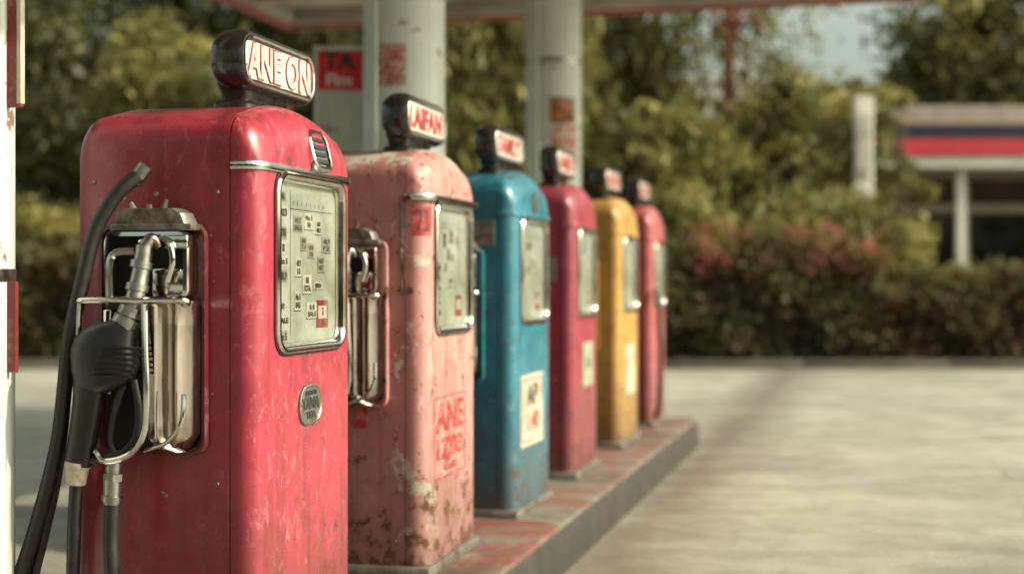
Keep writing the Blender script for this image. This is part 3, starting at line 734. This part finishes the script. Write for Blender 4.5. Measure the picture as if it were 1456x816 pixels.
# middle
tree('tall_tree',1036,26,6.1,(1.5,1.2,1.9),26,75,.09,pal=(OL*.6,OL*1.2,YE),hang=.45,bark=mBarkR,trunk_r=.13,seed=8,gap=.25)
tree('broadleaf_tree',955,24,3.0,(1.0,1.0,1.3),50,130,.10,pal=(OL*.5,OL*1.2,YE*1.2),seed=9)
tree('broadleaf_tree',1125,25,3.0,(1.4,1.2,1.7),65,130,.10,pal=(OL*.5,OL*1.2,YE*1.3),seed=10)
tree('broadleaf_tree',1200,28,3.9,(1.3,1.1,1.3),55,130,.11,pal=(OL*.5,OL*1.2,YE*1.1),seed=11)
tree('slender_tree',1285,24.6,2.9,(.75,.6,1.6),22,80,.09,pal=(OL*.4,OL,YE),seed=15,trunk_r=.06)
tree('broadleaf_tree',1410,36,6.4,(2.9,2.2,2.9),75,130,.16,pal=(DK*1.1,OL*.8,YE*.8),seed=12,gap=.3)
tree('broadleaf_tree',1560,38,6.0,(3.0,2.4,3.0),60,130,.16,pal=(DK,OL*.7,YE*.7),seed=13,gap=.3)
# distant tree mass
n=52000; x=rng.uniform(-34,34,n); pxx=728+x*F/44
top=6.6+.9*np.sin(x*.55)+.6*np.sin(x*1.7+1)+.4*np.sin(x*3.9); top=top+np.where(pxx<850,2.2,0)
u=rng.uniform(0,1,n)**.8; z=u*top+rng.normal(size=n)*.18; y=44+rng.normal(size=n)*1.2-(1-u)*2
t=np.clip(.5+.5*np.sin(x*1.9+z*1.7)*.8+rng.normal(size=n)*.2,0,1)[:,None]
leaves('distant_trees',np.stack([x,y,z],1),rng.uniform(.2,.42,n),(DK*1.4+(OL*1.3-DK)*t)*rng.uniform(.7,1.3,(n,1)))
# unseen trees added behind the camera to darken reflections and fill
n=14000; x=rng.uniform(-45,45,n); top=6+1.5*np.sin(x*.4)+.8*np.sin(x*1.3); u=rng.uniform(0,1,n)**.8
leaves('unseen_trees',np.stack([x,-30+rng.normal(size=n)*1.0,u*top],1),rng.uniform(.5,.9,n),(DK+(OL-DK)*rng.uniform(0,1,(n,1))))
# hedge -----------------------------------------------------------------
def htop(x):
    b=np.where(x<5.2,1.66,1.22); return b+.12*np.sin(x*2.1)+.07*np.sin(x*5.3+1)+.04*np.sin(x*11)
H=empty('hedge')
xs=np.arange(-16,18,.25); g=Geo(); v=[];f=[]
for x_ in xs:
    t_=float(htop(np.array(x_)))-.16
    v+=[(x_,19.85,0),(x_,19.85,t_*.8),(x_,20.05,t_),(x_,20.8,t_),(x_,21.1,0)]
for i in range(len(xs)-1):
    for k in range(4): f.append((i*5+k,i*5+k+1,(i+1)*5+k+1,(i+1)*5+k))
mk('hedge_shade_core',v,f,simple('hedge_shadow',(.016,.015,.009),.95),H)  # opaque core, the hedge's inner shade put into its dark colour
n=85000; x=rng.uniform(-16,18,n); tp=htop(x); kind=rng.uniform(0,1,n)
z=np.where(kind<.68,rng.uniform(0.02,1,n)*tp,tp+rng.normal(size=n)*.06); y=np.where(kind<.68,19.82+rng.normal(size=n)*.08+.08*np.sin(x*3.3+z*4),rng.uniform(19.8,21.1,n))
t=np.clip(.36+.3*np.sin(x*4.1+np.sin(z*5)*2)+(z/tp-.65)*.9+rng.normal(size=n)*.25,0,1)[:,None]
BR=np.array([.10,.05,.028])
col=(DK*.8+(OL*1.1-DK*.8)*t)*rng.uniform(.7,1.3,(n,1)); br=(rng.uniform(0,1,n)<.35)[:,None]; col=np.where(br,BR*rng.uniform(.4,1.3,(n,1)),col)
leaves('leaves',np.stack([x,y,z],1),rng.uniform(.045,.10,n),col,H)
fc=[];fcol=[]
for k in range(150):
    if k<75: cxx=rng.uniform(2.5,5.2); czz=rng.uniform(1.35,1.98)
    elif k<142: cxx=rng.uniform(5.2,9.5); czz=rng.uniform(.2,1.3)
    else: cxx=rng.uniform(-8,-5); czz=rng.uniform(1,1.6)
    m_=rng.integers(5,20); q=rng.normal(size=(m_,3))*np.array([.10,.05,.07])+np.array([cxx,19.72+max(0,czz-1.6)*.8,czz]); fc.append(q)
    fcol.append(np.array([.42,.07,.06] if k<75 else [.22,.02,.03])*rng.uniform(.5,1.2,(m_,1))+np.array([0,.04,.04])*rng.uniform(0,1,(m_,1)))
fc=np.concatenate(fc); leaves('flowers',fc,rng.uniform(.035,.07,len(fc)),np.concatenate(fcol),H,1.2)
def shrub(px,D,h,w,seed,pal=(OL*.4,OL*1.1,YE*1.1)):
    tree('flowering_shrub',px,D,h*.6,(w,.9,h*.45),34,120,.075,pal=pal,trunk_r=.05,seed=seed,clr=.38)
shrub(1010,21.6,2.0,1.0,31); shrub(1090,21.8,2.3,1.1,32); shrub(1180,22,2.5,1.0,33); shrub(1255,22,2.2,.6,34); shrub(60,21.8,2.4,1.6,35); shrub(930,22,2.6,1.0,36)

# ------------------------------------------------------------ shop building
Bd=empty('shop_building')
mWh=simple('white_render',(.70,.67,.59),.6,0,.15,2,.1,(.35,.3,.24),.3); mFas=simple('fascia_red',(.55,.02,.04),.5,0,.15,2,.05)
mPar=simple('beige_parapet',(.34,.30,.24),.7,0,.3,2,.1)
mNavy=simple('navy_glazing',(.02,.035,.06),.2); mWall=simple('shop_wall',(.13,.09,.07),.8,0,.3,2)
mShopGl=simple('shop_glass',(.02,.022,.02),.08,0,.2,3,.02)
g=Geo(); g.add(*box(6.65,19,26,33,3.28,3.49,.01,1)); mk('roof_slab',g.v,g.f,mWh,Bd)
g=Geo(); g.add(*box(6.5,19,26.4,33,4.10,4.45,.02,1)); mk('parapet',g.v,g.f,mPar,Bd)
g=Geo(); g.add(*box(6.6,19,25.95,32.9,3.492,3.78,.01,1)); mk('fascia_stripe',g.v,g.f,mFas,Bd)
g=Geo(); g.add(*box(6.9,18.9,26.45,32.8,3.782,4.098)); mk('clerestory',g.v,g.f,mNavy,Bd)
g=Geo(); g.add(*box(7.3,18.8,29.2,32.7,0,3.278)); mk('walls',g.v,g.f,mWall,Bd)
g=Geo()
for i in range(6): g.add(*box(7.5+i*1.9,9.2+i*1.9,29.15,29.195,.5,2.55)); 
mk('windows',g.v,g.f,mShopGl,Bd)
g=Geo()
for i in range(7): g.add(*box(7.36+i*1.9,7.46+i*1.9,29.08,29.19,.1,3.2,.01,1))
g.add(*box(7.3,18.8,29.03,29.14,2.6,2.78,.01,1)); g.add(*box(7.3,18.8,29.04,29.14,.35,.48,.01,1)); mk('window_frames',g.v,g.f,mWh,Bd)
g=Geo()
for xx in (8.28,11.8,15.3): g.add(*box(xx-.085,xx+.085,26.2,26.37,0,3.279,.01,1))
mk('posts',g.v,g.f,mWh,Bd)
PY=empty('sign_pylon',(5.92,24,0)); g=Geo(); g.add(*box(-.15,.15,-.1,.1,0,4.3,.02,1)); g.add(*box(-.25,.25,-.2,.2,-.01,.25,.02,1)); mk('pylon_shaft',g.v,g.f,mWh,PY)
g=Geo(); g.add(*box(-.10,.10,-.112,-.101,2.9,4.0)); mk('pylon_panel',g.v,g.f,mSticker,PY)
FB=empty('distant_block'); g=Geo(); g.add(*box(7.5,14,70,78,0,11.0,.05,1)); mk('walls',g.v,g.f,mWh,FB)
g=Geo()
for zz in (9.0,6.5): 
    for i in range(6): g.add(*box(7.9+i,8.5+i,69.93,69.99,zz,zz+1.2))
mk('windows',g.v,g.f,mShopGl,FB)
g=Geo(); g.add(*box(7.3,14.2,69.8,78.2,11.001,11.3,.02,1)); mk('parapet',g.v,g.f,mWh,FB)

# ------------------------------------------------------------ light, sky, camera
ph=math.radians(-2); N=-M
hd=Vector((N.x*math.cos(ph)-U.x*math.sin(ph), N.y*math.cos(ph)-U.y*math.sin(ph))).normalized()
el=math.radians(35)
sd=Vector((hd.x*math.cos(el),hd.y*math.cos(el),math.sin(el)))
sl=bpy.data.lights.new('sun','SUN'); sl.energy=4.6; sl.angle=math.radians(.5); sl.color=(1,.90,.71)
so=bpy.data.objects.new('sun',sl); COL.objects.link(so); so.rotation_euler=sd.to_track_quat('Z','Y').to_euler()
w=bpy.data.worlds.new('World'); S.world=w; w.use_nodes=True; nt=w.node_tree
sk=nt.nodes.new('ShaderNodeTexSky'); sk.sky_type='NISHITA'; sk.sun_disc=False; sk.sun_elevation=el; sk.sun_rotation=math.atan2(hd.x,hd.y)
sk.dust_density=6.0; sk.air_density=1.3; sk.ozone_density=.6
hs=nt.nodes.new('ShaderNodeHueSaturation'); hs.inputs['Saturation'].default_value=.55; hs.inputs['Value'].default_value=1.4
tn=nt.nodes.new('ShaderNodeMix'); tn.data_type='RGBA'; tn.blend_type='MULTIPLY'; tn.inputs[0].default_value=1; tn.inputs[7].default_value=(.98,1.06,.92,1)
bg=nt.nodes['Background']; bg.inputs[1].default_value=.15
nt.links.new(sk.outputs[0],hs.inputs['Color']); nt.links.new(hs.outputs[0],tn.inputs[6]); nt.links.new(tn.outputs[2],bg.inputs[0])
cd=bpy.data.cameras.new('camera'); co=bpy.data.objects.new('camera',cd); COL.objects.link(co)
cd.lens=50; cd.sensor_width=36; cd.clip_end=500; cd.clip_start=.05; cd.shift_y=-8/1456
co.location=(0,0,CAMZ); co.rotation_euler=(math.pi/2,0,0)
cd.dof.use_dof=True; cd.dof.focus_distance=3.68; cd.dof.aperture_fstop=1.45; cd.dof.aperture_blades=0
S.camera=co
S.view_settings.view_transform='Standard'; S.view_settings.look='None'; S.view_settings.exposure=0
